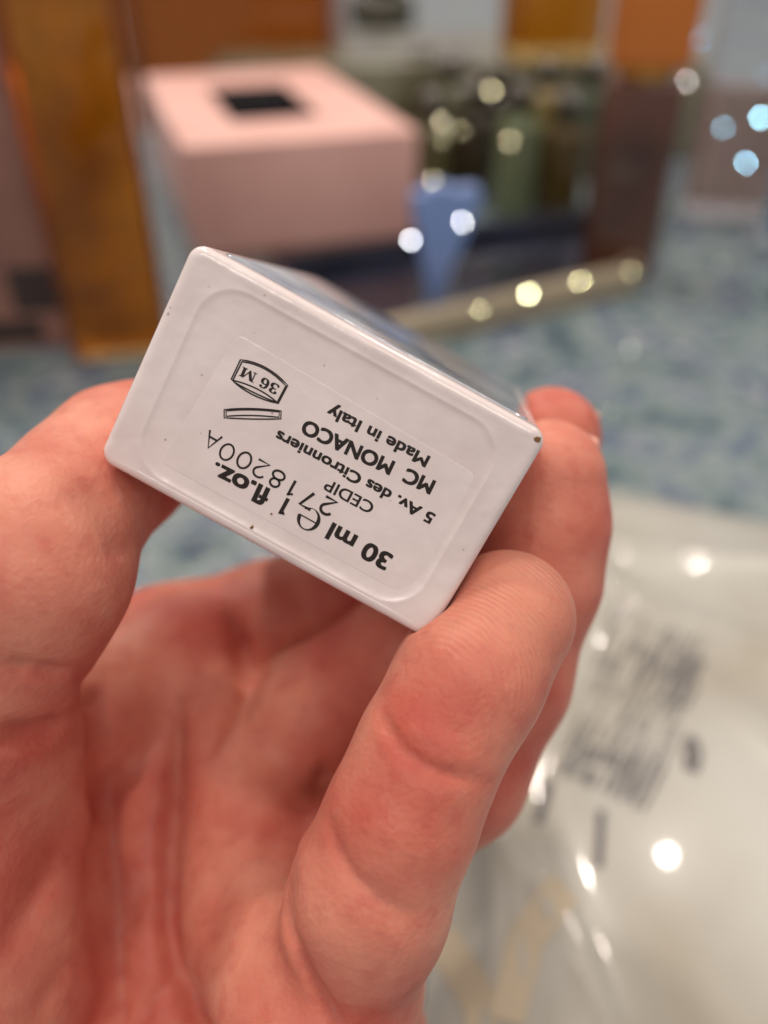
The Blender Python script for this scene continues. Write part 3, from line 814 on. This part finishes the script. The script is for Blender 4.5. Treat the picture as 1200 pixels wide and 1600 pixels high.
def solve_st(p):
    s = t = .5
    for _ in range(30):
        f0 = bag_uv(s, t) - p; ds = (bag_uv(s + 1e-4, t) - bag_uv(s, t)) * 1e4; dt = (bag_uv(s, t + 1e-4) - bag_uv(s, t)) * 1e4
        det = ds.x * dt.y - ds.y * dt.x
        s -= (f0.x * dt.y - f0.y * dt.x) / det; t -= (ds.x * f0.y - ds.y * f0.x) / det
    return s, t
V = []; Fc = []
for top in (1, 0):
    for j in range(NB + 1):
        for i in range(NB + 1):
            s_, t_ = i / NB, j / NB; p = bag_uv(s_, t_)
            V.append((p.x - bc.x, p.y - bc.y, bag_h(p, s_, t_) if top else .0006))
n1_ = NB + 1
for top in (1, 0):
    o_ = 0 if top else n1_ * n1_
    for j in range(NB):
        for i in range(NB):
            a = o_ + j * n1_ + i; f = (a, a + n1_, a + n1_ + 1, a + 1); Fc.append(f if top else f[::-1])
rim = list(range(n1_)) + [j * n1_ + NB for j in range(1, n1_)] + [NB * n1_ + i for i in range(NB - 1, -1, -1)] + [j * n1_ for j in range(NB - 1, 0, -1)]
for i in range(len(rim)):
    a, b_ = rim[i], rim[(i + 1) % len(rim)]; o_ = n1_ * n1_; Fc.append((a, b_, b_ + o_, a + o_))
m_bag = mat('white_plastic', lin(176, 174, 166), .28, Coat_Weight=.6, Coat_Roughness=.06)
noise_var(m_bag, [lin(156, 148, 132), lin(174, 171, 162), lin(186, 185, 178)], 14, 4, (.2, .4))
bag = empty('shopping_bag', bc); tag(bag, 'white crinkled plastic shopping bag with grey print lying on the counter at right', 'bag')
mesh_obj('bag_sheet', V, Fc, m_bag, bag, True)
m_pr = mat('grey_bag_print', lin(92, 88, 90), .6)
def stroke(pts, wpx, name='bag_print'):
    """printed stroke lying on the bag's surface"""
    L_ = []; n = 12
    for a, b_ in zip(pts[:-1], pts[1:]):
        for k in range(n): L_.append((a[0] + (b_[0] - a[0]) * k / n, a[1] + (b_[1] - a[1]) * k / n))
    L_.append(pts[-1])
    VV = []; FF = []
    for i, c in enumerate(L_):
        a = L_[max(0, i - 1)]; b_ = L_[min(len(L_) - 1, i + 1)]
        tx, ty = b_[0] - a[0], b_[1] - a[1]; l_ = math.hypot(tx, ty) + 1e-9; nx, ny = -ty / l_, tx / l_
        for sg in (1, -1):
            p = at(c[0] + nx * wpx / 2 * sg, c[1] + ny * wpx / 2 * sg, .009); s_, t_ = solve_st(Vector((p.x, p.y, 0)))
            VV.append((p.x - bc.x, p.y - bc.y, bag_h(p, s_, t_) + .0004))
    for i in range(len(L_) - 1): FF.append((2 * i, 2 * i + 1, 2 * i + 3, 2 * i + 2))
    ob = mesh_obj(name, VV, FF, m_pr, bag, True)
    return ob
stroke([(857, 1228), (838, 1298)], 15); stroke([(938, 1272), (934, 1360)], 13)
stroke([(1082, 1152), (1092, 1178), (1086, 1205), (1074, 1198), (1074, 1160), (1082, 1152)], 11)
rnd = random.Random(11)
for row in range(8):
    t_ = row / 7; heavy = row in (1, 2, 6, 7)
    x0 = 958 - 78 * t_; y0 = 958 + 245 * t_; x = 0.0
    while x < 150 - 14 * t_:
        st_ = rnd.uniform(8, 15); l_ = rnd.uniform(22, 34) * (1.35 if heavy and x > 75 else 1.0)
        if rnd.random() > (.12 if heavy else .3):
            u = x0 + x; v = y0 + x * .36 + rnd.uniform(-4, 4)
            stroke([(u + l_ * .28, v - l_ * .5), (u - l_ * .22, v + l_ * .5)], rnd.uniform(5, 8) if heavy else rnd.uniform(2.5, 4))
        x += st_
m_tan = mat('tan_band', lin(184, 170, 146), .5)
for pts, wd in [([(880, 1400), (820, 1480), (790, 1600)], 40), ([(690, 1440), (745, 1560), (760, 1640)], 34)]:
    ob = stroke(pts, wd * 1.4, 'tan_band'); ob.data.materials[0] = m_tan

# added mirror facets, each tilted so a ceiling lamp glints toward the camera
def glint(parent, u, v, z, r, lamp, name='glint_stud', m=None):
    p = at(u, v, z); lx_, ly_, _ = LAMPS[lamp]
    n_ = ((Vector((0, 0, CAM_H)) - p).normalized() + (Vector((lx_, ly_, CEIL)) - p).normalized()).normalized()
    Rm = n_.to_track_quat('Z', 'Y').to_matrix().to_4x4()
    prof = [(r * .35, -r * .9), (r, -r * .15), (r, 0), (r * .62, r * .32)]
    V, Fc = loft([[(a * math.cos(2 * math.pi * i / 8), a * math.sin(2 * math.pi * i / 8), z_) for i in range(8)] for a, z_ in prof])
    o = mesh_obj(name, V, Fc, m or m_silver)
    bpy.context.view_layer.update()
    if parent: o.parent = parent
    o.matrix_world = Matrix.Translation(p) @ Rm
    return o
find = lambda nm: [x for x in COL.objects if x.name.split('.')[0] == nm]
bl = find('blue_glass_bottle')[0]
m_tcr = mat('straw_glint', lin(222, 226, 184), .1, Metallic=1.0)
glint(tray, 826, 460, .0155, .0015, 6, 'glint_stud', m_tcr); glint(tray, 906, 440, .0155, .0009, 3, 'glint_stud', m_tcr); glint(tray, 985, 425, .0155, .0005, 6, 'glint_stud', m_tcr); glint(tray, 750, 485, .0155, .0006, 3, 'glint_stud', m_tcr)
vs_ = find('sample_vial')
m_oc = mat('olive_glint', lin(160, 158, 132), .12, Metallic=1.0); m_bc = mat('blue_glint', lin(178, 188, 205), .1, Metallic=1.0)
glint(bl, 642, 376, .055, .0013, 6, 'glint_stud', m_bc); glint(bl, 722, 348, .056, .0012, 3, 'glint_stud', m_bc)
glint(vs_[5], 768, 142, .07, .0016, 6, 'glint_stud', m_oc); glint(vs_[4], 690, 190, .066, .0011, 3, 'glint_stud', m_oc); glint(vs_[6], 785, 192, .06, .0009, 3, 'glint_stud', m_oc); glint(vs_[8], 720, 205, .055, .0009, 6, 'glint_stud', m_oc)
cb = find('clear_perfume_bottle')
m_cyan = mat('cyan_glint', lin(130, 190, 225), .1, Metallic=1.0)
glint(cb[0], 1072, 128, .09, .001, 6); glint(cb[0], 1188, 185, .075, .0016, 3, 'glint_stud', m_cyan)

rnd = random.Random(21)  # more added glint facets, scattered over vials and riser
ris_ = find('display_riser')[0]
for i in range(9):
    u = rnd.uniform(640, 930); v = rnd.uniform(40, 300)
    par = vs_[rnd.randrange(len(vs_) - 1)] if v > 120 else ris_
    glint(par, u, v, rnd.uniform(.05, .075), rnd.uniform(.0005, .0011), rnd.choice([2, 3, 6]), 'glint_stud', m_oc)
for u, v, r in [(1165, 255, .0011), (1190, 120, .0013), (1095, 60, .0008), (1130, 200, .0008)]:
    glint(cb[0], u, v, .07, r, rnd.choice([3, 6]), 'glint_stud', m_cyan)

m_glint = mat('grey_glint', lin(120, 128, 120), .15, Metallic=1.0)  # loose facets added on the counter only to throw blurred glints
for u, v, r, k, where in [(985, 545, .0009, 6, 'below the dark tray corner, brightest'), (958, 640, .0006, 3, 'right beside the upper fingertip'), (1128, 412, .0007, 6, 'in front of the clear rose bottle'), (1150, 600, .0005, 3, 'nearest the right edge above the white bag')]:
    bd = glint(None, u, v, .0018, r, k, 'glint_facet', m_glint)
    bd.location.z = .0012
    tag(bd, 'added tiny crystal bead on the teal counter, ' + where, 'reflector', 'crystal reflectors on the counter')
